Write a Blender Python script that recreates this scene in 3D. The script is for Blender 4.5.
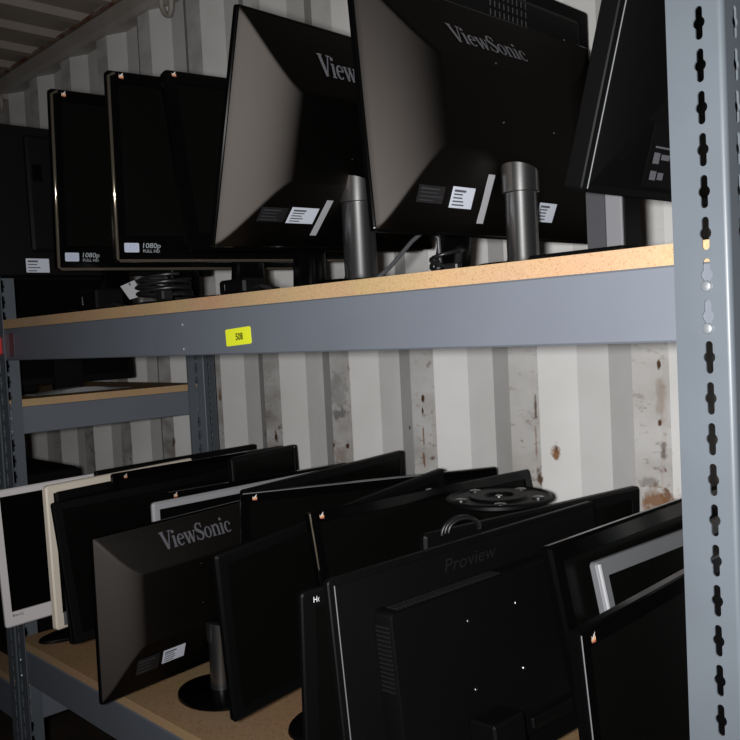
import bpy, math, random
from mathutils import Vector, Matrix
random.seed(7)
S = bpy.context.scene
COL = S.collection
for o in list(bpy.data.objects):
    bpy.data.objects.remove(o, do_unlink=True)

# ------------------------------------------------------------------ camera, light, exposure
# world: X along the rack (left to right), Y into the rack towards the wall, Z up; metres
cam = bpy.data.cameras.new('camera')
cam_o = bpy.data.objects.new('camera', cam); COL.objects.link(cam_o)
CYAW, CPITCH, CROLL, CF = 0.8021, 0.0445, -0.0499, 857.5
fw = Vector((-math.sin(CYAW)*math.cos(CPITCH), math.cos(CYAW)*math.cos(CPITCH), -math.sin(CPITCH)))
r0 = Vector((math.cos(CYAW), math.sin(CYAW), 0)); u0 = r0.cross(fw)
rt = r0*math.cos(CROLL) + u0*math.sin(CROLL); up_ = u0*math.cos(CROLL) - r0*math.sin(CROLL)
CPOS = Vector((0.3292, -0.7769, 0.0366))
m = Matrix((rt, up_, -fw)).transposed().to_4x4(); m.translation = CPOS
cam_o.matrix_world = m
cam.sensor_width = 36; cam.sensor_height = 36; cam.sensor_fit = 'HORIZONTAL'
cam.lens = CF/740*36; cam.clip_start = 0.02
S.camera = cam_o

W = bpy.data.worlds.new('dim_container_world'); S.world = W; W.use_nodes = True
W.node_tree.nodes['Background'].inputs[0].default_value = (0.9, 0.95, 1.0, 1)
W.node_tree.nodes['Background'].inputs[1].default_value = 0.002

fl = bpy.data.lights.new('camera_flash', 'SPOT'); fl_o = bpy.data.objects.new('camera_flash', fl); COL.objects.link(fl_o)
fl.energy = 91; fl.color = (1.0, 0.99, 0.98); fl.shadow_soft_size = 0.022
fl.spot_size = math.radians(116); fl.spot_blend = 1.0
fl_o.location = CPOS + up_*0.004 - rt*0.045 - fw*0.02
aim = Vector((-0.52, 0.35, -0.05)) - fl_o.location
fl_o.rotation_euler = aim.to_track_quat('-Z', 'Y').to_euler()

vs = S.view_settings
S.display_settings.display_device = 'sRGB'
vs.view_transform = 'Standard'; vs.look = 'None'; vs.exposure = 0.0; vs.gamma = 1.0; vs.use_curve_mapping = False

# ------------------------------------------------------------------ materials
def new_mat(name, col, rough=0.5, metal=0.0, spec=0.5, bump=None, noise=None, coat=0.0):
    mt = bpy.data.materials.new(name); mt.use_nodes = True
    nt = mt.node_tree; b = nt.nodes['Principled BSDF']
    b.inputs['Base Color'].default_value = (*col, 1); b.inputs['Roughness'].default_value = rough
    b.inputs['Metallic'].default_value = metal; b.inputs['Specular IOR Level'].default_value = spec
    b.inputs['Coat Weight'].default_value = coat
    tc = nt.nodes.new('ShaderNodeTexCoord')
    if noise:                                   # (scale, second colour, low, high)
        n = nt.nodes.new('ShaderNodeTexNoise'); n.inputs['Scale'].default_value = noise[0]; n.inputs['Detail'].default_value = 6
        nt.links.new(tc.outputs['Object'], n.inputs['Vector'])
        rp = nt.nodes.new('ShaderNodeValToRGB'); rp.color_ramp.elements[0].position = noise[2]; rp.color_ramp.elements[1].position = noise[3]
        rp.color_ramp.elements[0].color = (*col, 1); rp.color_ramp.elements[1].color = (*noise[1], 1)
        nt.links.new(n.outputs['Fac'], rp.inputs['Fac']); nt.links.new(rp.outputs['Color'], b.inputs['Base Color'])
    if bump:                                    # (scale, strength, distance)
        n = nt.nodes.new('ShaderNodeTexNoise'); n.inputs['Scale'].default_value = bump[0]; n.inputs['Detail'].default_value = 3
        nt.links.new(tc.outputs['Object'], n.inputs['Vector'])
        bp = nt.nodes.new('ShaderNodeBump'); bp.inputs['Strength'].default_value = bump[1]; bp.inputs['Distance'].default_value = bump[2]
        nt.links.new(n.outputs['Fac'], bp.inputs['Height']); nt.links.new(bp.outputs['Normal'], b.inputs['Normal'])
    return mt

M = {}
M['post'] = new_mat('grey_enamel', (0.113, 0.130, 0.150), 0.42, 0, 0.5, (300, 0.12, 0.0004), (9, (0.102, 0.117, 0.136), 0.35, 0.7))
M['beam'] = new_mat('grey_enamel_beam', (0.150, 0.166, 0.196), 0.42, 0, 0.5, (260, 0.12, 0.0004), (7, (0.138, 0.152, 0.180), 0.35, 0.7))
M['rivet'] = new_mat('zinc_rivet', (0.42, 0.45, 0.48), 0.35, 0.7, 0.5, (500, 0.25, 0.0005))
M['black'] = new_mat('matte_black_plastic', (0.0022, 0.0022, 0.0023), 0.5, 0, 0.16, (900, 0.2, 0.00008))
def grained(name, dif, spec, rough):
    """grained plastic: a broad, quickly fading (Beckmann) sheen over near black"""
    mt = bpy.data.materials.new(name); mt.use_nodes = True; nt = mt.node_tree; nt.nodes.remove(nt.nodes['Principled BSDF'])
    d = nt.nodes.new('ShaderNodeBsdfDiffuse'); d.inputs['Color'].default_value = (*dif, 1)
    g_ = nt.nodes.new('ShaderNodeBsdfAnisotropic'); g_.distribution = 'BECKMANN'; g_.inputs['Color'].default_value = (*spec, 1); g_.inputs['Roughness'].default_value = rough
    a = nt.nodes.new('ShaderNodeAddShader'); tc = nt.nodes.new('ShaderNodeTexCoord'); n = nt.nodes.new('ShaderNodeTexNoise'); n.inputs['Scale'].default_value = 900
    bp = nt.nodes.new('ShaderNodeBump'); bp.inputs['Strength'].default_value = 0.5; bp.inputs['Distance'].default_value = 0.00018
    nt.links.new(tc.outputs['Object'], n.inputs['Vector']); nt.links.new(n.outputs['Fac'], bp.inputs['Height']); nt.links.new(bp.outputs['Normal'], g_.inputs['Normal'])
    nt.links.new(d.outputs[0], a.inputs[0]); nt.links.new(g_.outputs[0], a.inputs[1]); nt.links.new(a.outputs[0], nt.nodes['Material Output'].inputs['Surface'])
    return mt
M['textured'] = grained('grained_black_plastic', (0.0012, 0.0011, 0.0010), (0.049, 0.0435, 0.040), 0.60)
M['gloss'] = new_mat('piano_black_plastic', (0.0016, 0.0016, 0.0017), 0.14, 0, 0.25)
M['screen'] = new_mat('dark_display_glass', (0.0026, 0.0027, 0.0024), 0.3, 0, 0.06)
M['silver'] = new_mat('silver_painted_plastic', (0.36, 0.36, 0.38), 0.42, 0.15, 0.5)
M['darksilver'] = new_mat('dull_silver_plastic', (0.16, 0.165, 0.175), 0.45, 0.15, 0.5)
M['white'] = new_mat('off_white_plastic', (0.86, 0.82, 0.82), 0.5)
M['cream'] = new_mat('yellowed_cream_plastic', (0.86, 0.76, 0.64), 0.5)
M['maroon'] = new_mat('dark_maroon_plastic', (0.020, 0.007, 0.010), 0.45)
M['navy'] = new_mat('blue_black_plastic', (0.010, 0.012, 0.022), 0.45)
M['column'] = new_mat('satin_charcoal_plastic', (0.016, 0.0155, 0.016), 0.27, 0, 1.0, (800, 0.5, 0.00008))
M['column'].node_tree.nodes['Principled BSDF'].inputs['IOR'].default_value = 2.0
M['column_grey'] = new_mat('grey_stand_plastic', (0.052, 0.052, 0.058), 0.42, 0, 0.5, (700, 0.4, 0.0004))
M['column_light'] = new_mat('light_grey_stand_plastic', (0.17, 0.17, 0.182), 0.40, 0, 0.5, (700, 0.4, 0.0004))
M['edge'] = new_mat('polished_edge_strip', (0.34, 0.29, 0.22), 0.10, 0.85, 0.5)
M['logo_grey'] = new_mat('grey_logo_print', (0.115, 0.115, 0.130), 0.5)
M['logo_dark'] = new_mat('embossed_logo_plastic', (0.010, 0.010, 0.011), 0.35)
M['label'] = new_mat('white_paper_label', (0.55, 0.58, 0.66), 0.6)
M['label_dim'] = new_mat('greyed_paper_label', (0.34, 0.34, 0.36), 0.6)
M['label_black'] = new_mat('black_rating_label', (0.010, 0.010, 0.011), 0.45)
M['ink'] = new_mat('grey_label_ink', (0.08, 0.085, 0.10), 0.6)
M['faint'] = new_mat('faint_label_print', (0.030, 0.030, 0.034), 0.5)
M['led'] = new_mat('pale_blue_sticker', (0.42, 0.46, 0.56), 0.5)
M['ledtext'] = new_mat('led_text_ink', (0.30, 0.34, 0.48), 0.5)
M['hdtext'] = new_mat('silver_grey_sticker_text', (0.33, 0.36, 0.38), 0.5)
M['em_w'] = new_mat('emblem_white', (0.80, 0.72, 0.70), 0.5)
M['em_o'] = new_mat('emblem_orange', (0.72, 0.42, 0.24), 0.5)
M['em_r'] = new_mat('emblem_red', (0.45, 0.12, 0.08), 0.5)
M['hp'] = new_mat('white_logo_print', (0.85, 0.85, 0.85), 0.5)
M['tag'] = new_mat('fluorescent_yellow_tag', (0.93, 0.99, 0.035), 0.5)
M['tagink'] = new_mat('black_tag_ink', (0.015, 0.02, 0.005), 0.6)
M['red'] = new_mat('red_plastic', (0.62, 0.02, 0.025), 0.4)
M['red_reflection'] = new_mat('painted_red_reflection', (0.15, 0.055, 0.075), 0.5, noise=(40, (0.10, 0.085, 0.10), 0.35, 0.7))  # colour of a red reflection, mottled towards the beam grey
M['cable'] = new_mat('black_cable_rubber', (0.010, 0.010, 0.011), 0.35, 0, 0.5)
M['screw'] = new_mat('bright_screw_steel', (0.75, 0.75, 0.75), 0.25, 1.0)
M['glint'] = new_mat('chrome_connector_and_glint', (0.6, 0.6, 0.62), 0.2, 1.0)
M['floor'] = new_mat('worn_plywood_floor', (0.055, 0.038, 0.025), 0.7, noise=(6, (0.03, 0.022, 0.016), 0.3, 0.7))
M['ceiling'] = new_mat('dusty_roof_steel', (0.46, 0.40, 0.34), 0.7, noise=(3, (0.36, 0.31, 0.26), 0.35, 0.75))
M['rail'] = new_mat('painted_top_rail', (0.46, 0.43, 0.40), 0.6, noise=(5, (0.34, 0.30, 0.27), 0.35, 0.75))
M['rust'] = new_mat('rusty_seam', (0.17, 0.055, 0.025), 0.8, noise=(20, (0.35, 0.28, 0.22), 0.35, 0.7))

def particle_mat(name, c1, c2, c3, scale):
    mt = new_mat(name, c1, 0.75, 0, 0.2, (260, 0.35, 0.0008))
    nt = mt.node_tree; b = nt.nodes['Principled BSDF']; tc = [n for n in nt.nodes if n.type == 'TEX_COORD'][0]
    v = nt.nodes.new('ShaderNodeTexVoronoi'); v.inputs['Scale'].default_value = scale
    nt.links.new(tc.outputs['Object'], v.inputs['Vector'])
    sp = nt.nodes.new('ShaderNodeSeparateColor'); nt.links.new(v.outputs['Color'], sp.inputs['Color'])
    rp = nt.nodes.new('ShaderNodeValToRGB'); e = rp.color_ramp.elements
    e[0].position = 0.0; e[0].color = (*c3, 1); e[1].position = 1.0; e[1].color = (*c2, 1)
    k = e.new(0.10); k.color = (*c1, 1)
    nt.links.new(sp.outputs[0], rp.inputs['Fac'])
    n = nt.nodes.new('ShaderNodeTexNoise'); n.inputs['Scale'].default_value = 7; n.inputs['Detail'].default_value = 5
    nt.links.new(tc.outputs['Object'], n.inputs['Vector'])
    mx = nt.nodes.new('ShaderNodeMix'); mx.data_type = 'RGBA'; mx.blend_type = 'MULTIPLY'; mx.inputs[0].default_value = 0.35
    nt.links.new(rp.outputs['Color'], mx.inputs[6]); nt.links.new(n.outputs['Color'], mx.inputs[7])
    nt.links.new(mx.outputs[2], b.inputs['Base Color'])
    return mt
M['chip_edge'] = particle_mat('particle_board_cut_edge', (0.55, 0.35, 0.19), (0.62, 0.41, 0.235), (0.42, 0.255, 0.135), 700)
M['chip_face'] = particle_mat('particle_board_face', (0.40, 0.25, 0.13), (0.47, 0.30, 0.165), (0.27, 0.165, 0.085), 330)

PITCH, WPH, WY, WDEP = 0.278, -0.464, 0.656, 0.036
FLAT, SLOPE = 0.072, 0.068
def wall_mat():
    mt = bpy.data.materials.new('white_corrugated_wall_paint'); mt.use_nodes = True
    nt = mt.node_tree; b = nt.nodes['Principled BSDF']; N = nt.nodes.new; L = nt.links.new
    b.inputs['Roughness'].default_value = 0.6; b.inputs['Specular IOR Level'].default_value = 0.25
    g = N('ShaderNodeNewGeometry'); sx = N('ShaderNodeSeparateXYZ'); L(g.outputs['Position'], sx.inputs[0])
    def math_(op, a, b_=None, c=None):
        n = N('ShaderNodeMath'); n.operation = op
        for i, v in enumerate((a, b_, c)):
            if v is None: continue
            if isinstance(v, (int, float)): n.inputs[i].default_value = v
            else: L(v, n.inputs[i])
        return n.outputs[0]
    def noise(scale, detail=6, stretch=None):
        n = N('ShaderNodeTexNoise'); n.inputs['Scale'].default_value = scale; n.inputs['Detail'].default_value = detail
        if stretch:
            mp = N('ShaderNodeMapping'); mp.inputs['Scale'].default_value = stretch; L(g.outputs['Position'], mp.inputs['Vector']); L(mp.outputs['Vector'], n.inputs['Vector'])
        else: L(g.outputs['Position'], n.inputs['Vector'])
        return n.outputs['Fac']
    ph = math_('MODULO', math_('ADD', sx.outputs['X'], -WPH + PITCH*60), PITCH)       # 0..0.278, proud flat 0..0.072
    flat = math_('LESS_THAN', ph, FLAT)
    edge = math_('MULTIPLY', math_('LESS_THAN', math_('ABSOLUTE', math_('SUBTRACT', ph, FLAT-0.012)), 0.014), 1)
    def ramp(f, lo, hi):
        m_ = N('ShaderNodeMapRange'); m_.inputs[1].default_value = lo; m_.inputs[2].default_value = hi; L(f, m_.inputs[0]); return m_.outputs[0]
    def mix(f, a, bcol):
        mx = N('ShaderNodeMix'); mx.data_type = 'RGBA'; L(f, mx.inputs[0])
        if isinstance(a, tuple): mx.inputs[6].default_value = (*a, 1)
        else: L(a, mx.inputs[6])
        mx.inputs[7].default_value = (*bcol, 1); return mx.outputs[2]
    col = mix(ramp(noise(4, 8), 0.35, 0.75), (0.74, 0.735, 0.73), (0.60, 0.59, 0.57))
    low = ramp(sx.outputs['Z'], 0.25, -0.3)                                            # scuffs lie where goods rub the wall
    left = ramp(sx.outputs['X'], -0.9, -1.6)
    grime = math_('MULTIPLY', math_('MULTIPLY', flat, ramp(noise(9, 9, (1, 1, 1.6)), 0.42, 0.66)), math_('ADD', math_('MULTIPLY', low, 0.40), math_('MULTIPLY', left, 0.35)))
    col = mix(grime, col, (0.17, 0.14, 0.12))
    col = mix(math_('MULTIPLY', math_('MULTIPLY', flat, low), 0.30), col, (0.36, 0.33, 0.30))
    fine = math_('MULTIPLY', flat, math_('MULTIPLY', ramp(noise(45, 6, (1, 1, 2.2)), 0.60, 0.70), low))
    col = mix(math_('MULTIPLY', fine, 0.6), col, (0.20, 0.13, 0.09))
    speck = math_('MULTIPLY', edge, math_('MULTIPLY', ramp(noise(38, 4, (1, 1, 0.8)), 0.62, 0.69), low))
    col = mix(math_('MULTIPLY', speck, 0.85), col, (0.13, 0.055, 0.025))
    drip = math_('MULTIPLY', edge, math_('MULTIPLY', ramp(noise(12, 5, (6, 1, 0.35)), 0.55, 0.75), low))
    col = mix(math_('MULTIPLY', drip, 0.45), col, (0.34, 0.20, 0.11))
    # rust blooms that sit at fixed spots on the wall: x, z, half width, half height, strength
    wob = noise(60, 5)
    for (x, z, rx, rz, st, c) in RUST:
        if rx < 0.02: rx, rz = rx*0.72, rz*0.85
        dx = math_('DIVIDE', math_('SUBTRACT', sx.outputs['X'], x), rx); dz = math_('DIVIDE', math_('SUBTRACT', sx.outputs['Z'], z), rz)
        d = math_('SQRT', math_('ADD', math_('MULTIPLY', dx, dx), math_('MULTIPLY', dz, dz)))
        d = math_('ADD', d, math_('MULTIPLY', math_('SUBTRACT', wob, 0.5), 2.4))
        col = mix(math_('MULTIPLY', ramp(d, 1.15, 0.55), st), col, c)
    L(col, b.inputs['Base Color'])
    bp = N('ShaderNodeBump'); bp.inputs['Strength'].default_value = 0.25; bp.inputs['Distance'].default_value = 0.003
    L(noise(30, 6), bp.inputs['Height']); L(bp.outputs['Normal'], b.inputs['Normal'])
    return mt
RB, RD = (0.23, 0.11, 0.045), (0.085, 0.04, 0.022)
RUST = [(-0.644, -0.222, 0.011, 0.019, 1, RB), (-0.643, -0.215, 0.005, 0.010, 1, RD), (-0.679, -0.135, 0.004, 0.030, .8, RD), (-0.676, -0.275, 0.012, 0.017, .9, RD), (-0.679, -0.315, 0.008, 0.022, .85, RB),
        (-0.681, -0.20, 0.004, 0.05, .6, RB), (-0.411, -0.049, 0.005, 0.012, 1, RD), (-0.413, -0.152, 0.005, 0.007, 1, RD), (-0.407, -0.203, 0.010, 0.020, .7, RD), (-0.420, -0.292, 0.034, 0.024, .9, RB),
        (-0.41, -0.11, 0.014, 0.05, .35, RB), (-0.440, -0.262, 0.02, 0.01, .5, RD), (-0.985, -0.120, 0.006, 0.009, 1, RD), (-0.987, -0.150, 0.006, 0.013, 1, RD), (-0.988, -0.21, 0.004, 0.03, .8, RB), (-0.99, -0.262, 0.005, 0.02, .9, RB),
        (-1.598, -0.232, 0.012, 0.011, 1, RD), (-1.535, -0.235, 0.010, 0.016, 1, RD), (-1.298, -0.247, 0.009, 0.008, 1, RD), (-1.245, -0.244, 0.009, 0.009, 1, RD), (-1.793, -0.128, 0.008, 0.022, .9, RB), (-1.269, -0.165, 0.03, 0.014, .6, (0.05, 0.045, 0.042)), (-1.270, -0.11, 0.03, 0.05, .35, (0.10, 0.09, 0.085)), (-1.039, -0.191, 0.007, 0.006, 1, RD),
        (-1.56, -0.27, 0.03, 0.03, .35, RB), (-1.275, -0.27, 0.03, 0.02, .35, RB)]
M['wall'] = wall_mat()

# ------------------------------------------------------------------ mesh helpers
class G:
    """collects verts/faces in world space, then links them as ONE object relative to its root"""
    def __init__(s): s.v = []; s.f = []; s.mi = []; s.cur = 0
    def add(s, vs_, fs):
        b = len(s.v); s.v += [Vector(p) for p in vs_]
        for f in fs: s.f.append([b+i for i in f]); s.mi.append(s.cur)
    def box(s, lo, hi, fr=None, bev=0.0):
        (x0, y0, z0), (x1, y1, z1) = lo, hi
        if bev > 0 and min(x1-x0, y1-y0, z1-z0) > 2.2*bev:
            pts = []; ids = {}
            for ix in (0, 1):
                for iy in (0, 1):
                    for iz in (0, 1):
                        c = (x1 if ix else x0, y1 if iy else y0, z1 if iz else z0); sg = (-1 if ix else 1, -1 if iy else 1, -1 if iz else 1)
                        for ax in range(3):      # vertex lying on the face of axis ax
                            p = list(c)
                            for k in range(3):
                                if k != ax: p[k] += sg[k]*bev
                            ids[(ix, iy, iz, ax)] = len(pts); pts.append(tuple(p))
            F = []
            def I(i, ax): return ids[(*i, ax)]
            for ax in range(3):
                o1, o2 = [k for k in range(3) if k != ax]
                for sd in (0, 1):
                    q = []
                    for a, b in ((0, 0), (1, 0), (1, 1), (0, 1)):
                        i = [0, 0, 0]; i[ax] = sd; i[o1] = a; i[o2] = b; q.append(I(tuple(i), ax))
                    F.append(q)
                for a in (0, 1):
                    for b in (0, 1):
                        i = [0, 0, 0]; i[o1] = a; i[o2] = b; j = list(i); j[ax] = 1
                        F.append([I(tuple(i), o1), I(tuple(j), o1), I(tuple(j), o2), I(tuple(i), o2)])
            for ix in (0, 1):
                for iy in (0, 1):
                    for iz in (0, 1): F.append([ids[(ix, iy, iz, k)] for k in range(3)])
            s.add([fr(p) if fr else p for p in pts], F)
            return
        c = [(x0, y0, z0), (x1, y0, z0), (x1, y1, z0), (x0, y1, z0), (x0, y0, z1), (x1, y0, z1), (x1, y1, z1), (x0, y1, z1)]
        s.add([fr(p) if fr else p for p in c], [(0, 3, 2, 1), (4, 5, 6, 7), (0, 1, 5, 4), (1, 2, 6, 5), (2, 3, 7, 6), (3, 0, 4, 7)])
    def loft(s, loops, cap0=False, cap1=False, closed=True):
        n = len(loops[0]); b = len(s.v)
        for lp in loops: s.v += [Vector(p) for p in lp]
        def F(f): s.f.append(f); s.mi.append(s.cur)
        for k in range(len(loops)-1):
            for i in range(n if closed else n-1):
                j = (i+1) % n
                F([b+k*n+i, b+k*n+j, b+(k+1)*n+j, b+(k+1)*n+i])
        if cap0: F([b+i for i in range(n)][::-1])
        if cap1: F([b+(len(loops)-1)*n+i for i in range(n)])
    def tube(s, pts, r, seg=8, caps=True):
        pts = [Vector(p) for p in pts]; loops = []
        t = (pts[1]-pts[0]).normalized(); nrm = t.orthogonal().normalized()
        for i, p in enumerate(pts):
            t = (pts[min(i+1, len(pts)-1)]-pts[max(i-1, 0)]).normalized()
            nrm = (nrm - t*nrm.dot(t)).normalized(); bn = t.cross(nrm)
            loops.append([p+(nrm*math.cos(2*math.pi*k/seg)+bn*math.sin(2*math.pi*k/seg))*r for k in range(seg)])
        s.loft(loops, caps, caps)
    def lathe(s, c, prof, seg=24, rx=1.0, ry=1.0, axis=None, cap0=True, cap1=True):
        """rings around a vertical (or given) axis: prof = [(radius, height)]"""
        ax = Vector(axis) if axis else Vector((0, 0, 1)); c = Vector(c)
        if axis: e1 = ax.orthogonal().normalized(); e2 = ax.cross(e1)
        else: e1, e2 = Vector((1, 0, 0)), Vector((0, 1, 0))
        s.loft([[c+e1*(r*rx*math.cos(2*math.pi*k/seg))+e2*(r*ry*math.sin(2*math.pi*k/seg))+ax*h for k in range(seg)] for r, h in prof], cap0, cap1)
    def build(s, name, mats, root=None, smooth=False, parent=None, auto=None):
        par = parent or root
        org = par.matrix_world.translation if par else Vector((0, 0, 0))
        if par: org = WORLD[par.name]
        me = bpy.data.meshes.new(name)
        me.from_pydata([p-org for p in s.v], [], s.f)
        mats = mats if isinstance(mats, (list, tuple)) else [mats]
        for mm in mats: me.materials.append(M[mm])
        if len(mats) > 1: me.polygons.foreach_set('material_index', s.mi)
        import bmesh
        bm = bmesh.new(); bm.from_mesh(me)
        bmesh.ops.recalc_face_normals(bm, faces=bm.faces); bm.to_mesh(me); bm.free()
        if smooth:
            me.polygons.foreach_set('use_smooth', [True]*len(me.polygons))
            me.set_sharp_from_angle(angle=math.radians(auto or 32))
        o = bpy.data.objects.new(name, me); COL.objects.link(o)
        if par: o.parent = par; WORLD[o.name] = org.copy()
        else: WORLD[o.name] = Vector((0, 0, 0))
        return o
WORLD = {}
def thing(name, loc, label, cat, group=None):
    o = bpy.data.objects.new(name, None); COL.objects.link(o); o.location = loc; o.empty_display_size = 0.05
    WORLD[o.name] = Vector(loc)
    return tag(o, label, cat, group)
def tag(o, label, cat, group=None):
    o['label'] = label; o['category'] = cat
    if group: o['group'] = group
    return o
def struct(o): o['kind'] = 'structure'; return o
def rr(w, h, r, ins=0.0, u0=0.0, v0=0.0, seg=4):
    """rounded rectangle outline in (u, v); same point count for any inset"""
    x0, x1, y0, y1 = u0+ins, u0+w-ins, v0+ins, v0+h-ins; r = max(0.0006, min(r-ins if r > ins else 0.0006, (x1-x0)/2, (y1-y0)/2)); out = []
    for cx, cy, a0 in ((x1-r, y1-r, 0), (x0+r, y1-r, 90), (x0+r, y0+r, 180), (x1-r, y0+r, 270)):
        for k in range(seg+1):
            a = math.radians(a0+90*k/seg); out.append((cx+r*math.cos(a), cy+r*math.sin(a)))
    return out

# ------------------------------------------------------------------ container shell
g = G(); prof = []
x = WPH - PITCH*16
while x < 0.0:
    prof += [(x, WY), (x+FLAT, WY), (x+FLAT+SLOPE, WY+WDEP), (x+PITCH-SLOPE, WY+WDEP)]; x += PITCH
ZF, ZC = -1.215, 1.17
g.loft([[(px, py, ZF) for px, py in prof], [(px, py, ZC) for px, py in prof]], closed=False)
g.loft([[(prof[0][0], WY+0.06, z), (prof[-1][0], WY+0.06, z)] for z in (ZF, ZC)], closed=False)
struct(g.build('wall_back', 'wall'))
XL, XR, YF = prof[0][0], prof[-1][0], -1.69
g = G(); pr2 = []; y = YF
while y < WY+0.05:
    pr2 += [(y, 0), (y+FLAT, 0), (y+FLAT+SLOPE, -WDEP), (y+PITCH-SLOPE, -WDEP)]; y += PITCH
g.loft([[(XL+dx, py, ZF) for py, dx in pr2], [(XL+dx, py, ZC) for py, dx in pr2]], closed=False)
struct(g.build('wall_left', 'rail'))
g = G(); g.box((XL-0.06, YF-0.1, ZF-0.05), (XR, WY+0.1, ZF)); struct(g.build('floor', 'floor'))
g = G(); pr3 = []; x = XL - 0.02
while x < XR:                                    # roof sheet: narrow ribs pressed inward, running across the container
    pr3 += [(x, ZC), (x+0.112, ZC), (x+0.130, ZC-0.022), (x+0.168, ZC-0.022), (x+0.186, ZC)]; x += 0.209
g.loft([[(px, YF, pz) for px, pz in pr3], [(px, WY+0.06, pz) for px, pz in pr3]], closed=False)
g.loft([[(pr3[0][0], yy, ZC+0.03), (pr3[-1][0], yy, ZC+0.03)] for yy in (YF, WY+0.06)], closed=False)
struct(g.build('ceiling', 'ceiling'))
g = G()
g.loft([[(xx, WY+0.04, 1.068), (xx, WY-0.012, 1.068), (xx, WY-0.024, 1.082), (xx, WY-0.024, 1.128), (xx, WY-0.012, 1.142), (xx, WY+0.04, 1.142)] for xx in (XL, -2.36, -2.355, -2.35, -2.345, XR)], True, True)
struct(g.build('trim_1', 'rail'))                # the round-edged top side rail
g = G(); g.box((XL, WY-0.020, 1.141), (XR, WY+0.03, 1.152)); struct(g.build('trim_2', 'rust'))
for i, rx in enumerate((-1.91, -3.20)):
    t = thing('lashing_ring', (rx, WY, 1.03), 'steel lashing ring on the wall rail above the 1080p monitors' if i == 0 else 'steel lashing ring low on the wall rail at the far left edge', 'ring', 'lashing rings along the wall rail')
    g = G(); pts = [(rx+0.026*math.sin(a), WY-0.022-0.012*math.sin(a/2), 1.040-0.040*math.cos(a)*0.9) for a in [math.pi*2*k/20 for k in range(21)]]
    g.tube(pts, 0.0085, 8); g.build('ring_loop', 'rail', t, True, auto=60)
    g = G(); g.box((rx-0.03, WY-0.024, 1.045), (rx+0.03, WY+0.004, 1.068), bev=0.003); g.build('ring_bracket', 'rail', t)

# ------------------------------------------------------------------ steel rack
RL, RD_, PW = 1.743, 0.573, 0.0535
HP, HZ0 = 0.0381, 0.3021
def dogbone(seg=6):
    """keyhole outline: round slot ends with a wider round waist"""
    a, rs, rw, hh = [], 0.0034, 0.0056, 0.0152
    y1 = hh-rs; t0 = math.acos(rs/rw)
    right = [(rs*math.cos(q), y1+rs*math.sin(q)) for q in [math.pi/2-math.pi/2*k/4 for k in range(5)]]
    right += [(rw*math.cos(q), rw*math.sin(q)) for q in [t0-2*t0*k/6 for k in range(7)]]
    right += [(rs*math.cos(q), -y1+rs*math.sin(q)) for q in [-math.pi/2*k/4 for k in range(5)]]
    return right + [(-x_, y_) for x_, y_ in right[::-1]][1:-1]
DB = dogbone()
def post(root, cx, cy, sx, sy, z0, z1, name='post'):
    """slotted angle post with corner (cx, cy); one flange along x (sx) and one along y (sy)"""
    g = G()
    def flange(P, off, wid, kmin, skip=()):
        k0 = math.ceil((HZ0-z1)/HP)+0; k1 = math.floor((HZ0-z0)/HP)
        for k in range(k0, k1+1):
            zc = HZ0-k*HP; lo, hi = -HP/2, HP/2
            rect = []
            for (x_, y_) in DB:
                dx, dy = x_, y_
                L_ = off-R; Rr = wid-off
                # push the hole outline out to the cell border
                ex = 1e9 if abs(dx) < 1e-9 else ((Rr if dx > 0 else L_)/abs(dx)); ey = 1e9 if abs(dy) < 1e-9 else (hi/abs(dy))
                q = min(ex, ey); rect.append((dx*q, dy*q))
            n = len(DB)
            ptsA = [P(off+x_, zc+y_, 0) for x_, y_ in DB]; ptsB = [P(off+x_, zc+y_, 0) for x_, y_ in rect]
            ptsC = [P(off+x_, zc+y_, TH) for x_, y_ in DB]; ptsD = [P(off+x_, zc+y_, TH) for x_, y_ in rect]
            cs = [(-(off-R), lo), (wid-off, lo), (wid-off, hi), (-(off-R), hi)]
            fs = []
            for i in range(n):
                j = (i+1) % n
                fs.append((i, j, n+j, n+i)); fs.append((2*n+i, 2*n+j, 3*n+j, 3*n+i)); fs.append((i, j, 2*n+j, 2*n+i))
            vs_ = ptsA+ptsB+ptsC+ptsD
            # fill the four rectangle corners
            for (qx, qy) in cs:
                b = len(vs_); vs_ += [P(off+qx, zc+qy, 0), P(off+qx, zc+qy, TH)]
                best = [(i, (i+1) % n) for i in range(n) if (abs(abs(rect[i][1])-hi) < 1e-7) != (abs(abs(rect[(i+1) % n][1])-hi) < 1e-7) and rect[i][0]*qx >= -1e-9 and rect[i][1]*qy > 0 and rect[(i+1) % n][0]*qx > 0]
                for i, j in best:
                    fs.append((n+i, n+j, b)); fs.append((3*n+i, 3*n+j, b+1))
            g.add(vs_, fs)
        zt, zb = HZ0-(k0-0.5)*HP, HZ0-(k1+0.5)*HP
        g.add([P(wid, zt, 0), P(wid, zb, 0), P(wid, zb, TH), P(wid, zt, TH)], [(0, 1, 2, 3)])
        return zt, zb
    R, TH = 0.005, 0.002
    zt, zb = flange(lambda s_, z_, d: (cx+sx*s_, cy+sy*d, z_), 0.022, PW, 0)
    flange(lambda s_, z_, d: (cx+sx*d, cy+sy*s_, z_), 0.026, PW, 0)
    arc = [(R-R*math.sin(a), R-R*math.cos(a)) for a in [math.pi/2*k/6 for k in range(7)]]
    g.loft([[(cx+sx*p, cy+sy*q, z_) for p, q in arc] for z_ in (zb, zt)], closed=False)
    o = g.build(name, 'post', root, True, auto=40)
    return o
rack = thing('shelving_rack', (-RL/2, RD_/2, ZF), 'grey boltless steel rack with particleboard shelves holding the rows of monitors', 'shelving')
PZ0, PZ1 = ZF+0.01, 1.0
post(rack, 0, 0, -1, 1, PZ0, PZ1); post(rack, -RL, 0, 1, 1, PZ0, 0.20)
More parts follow.
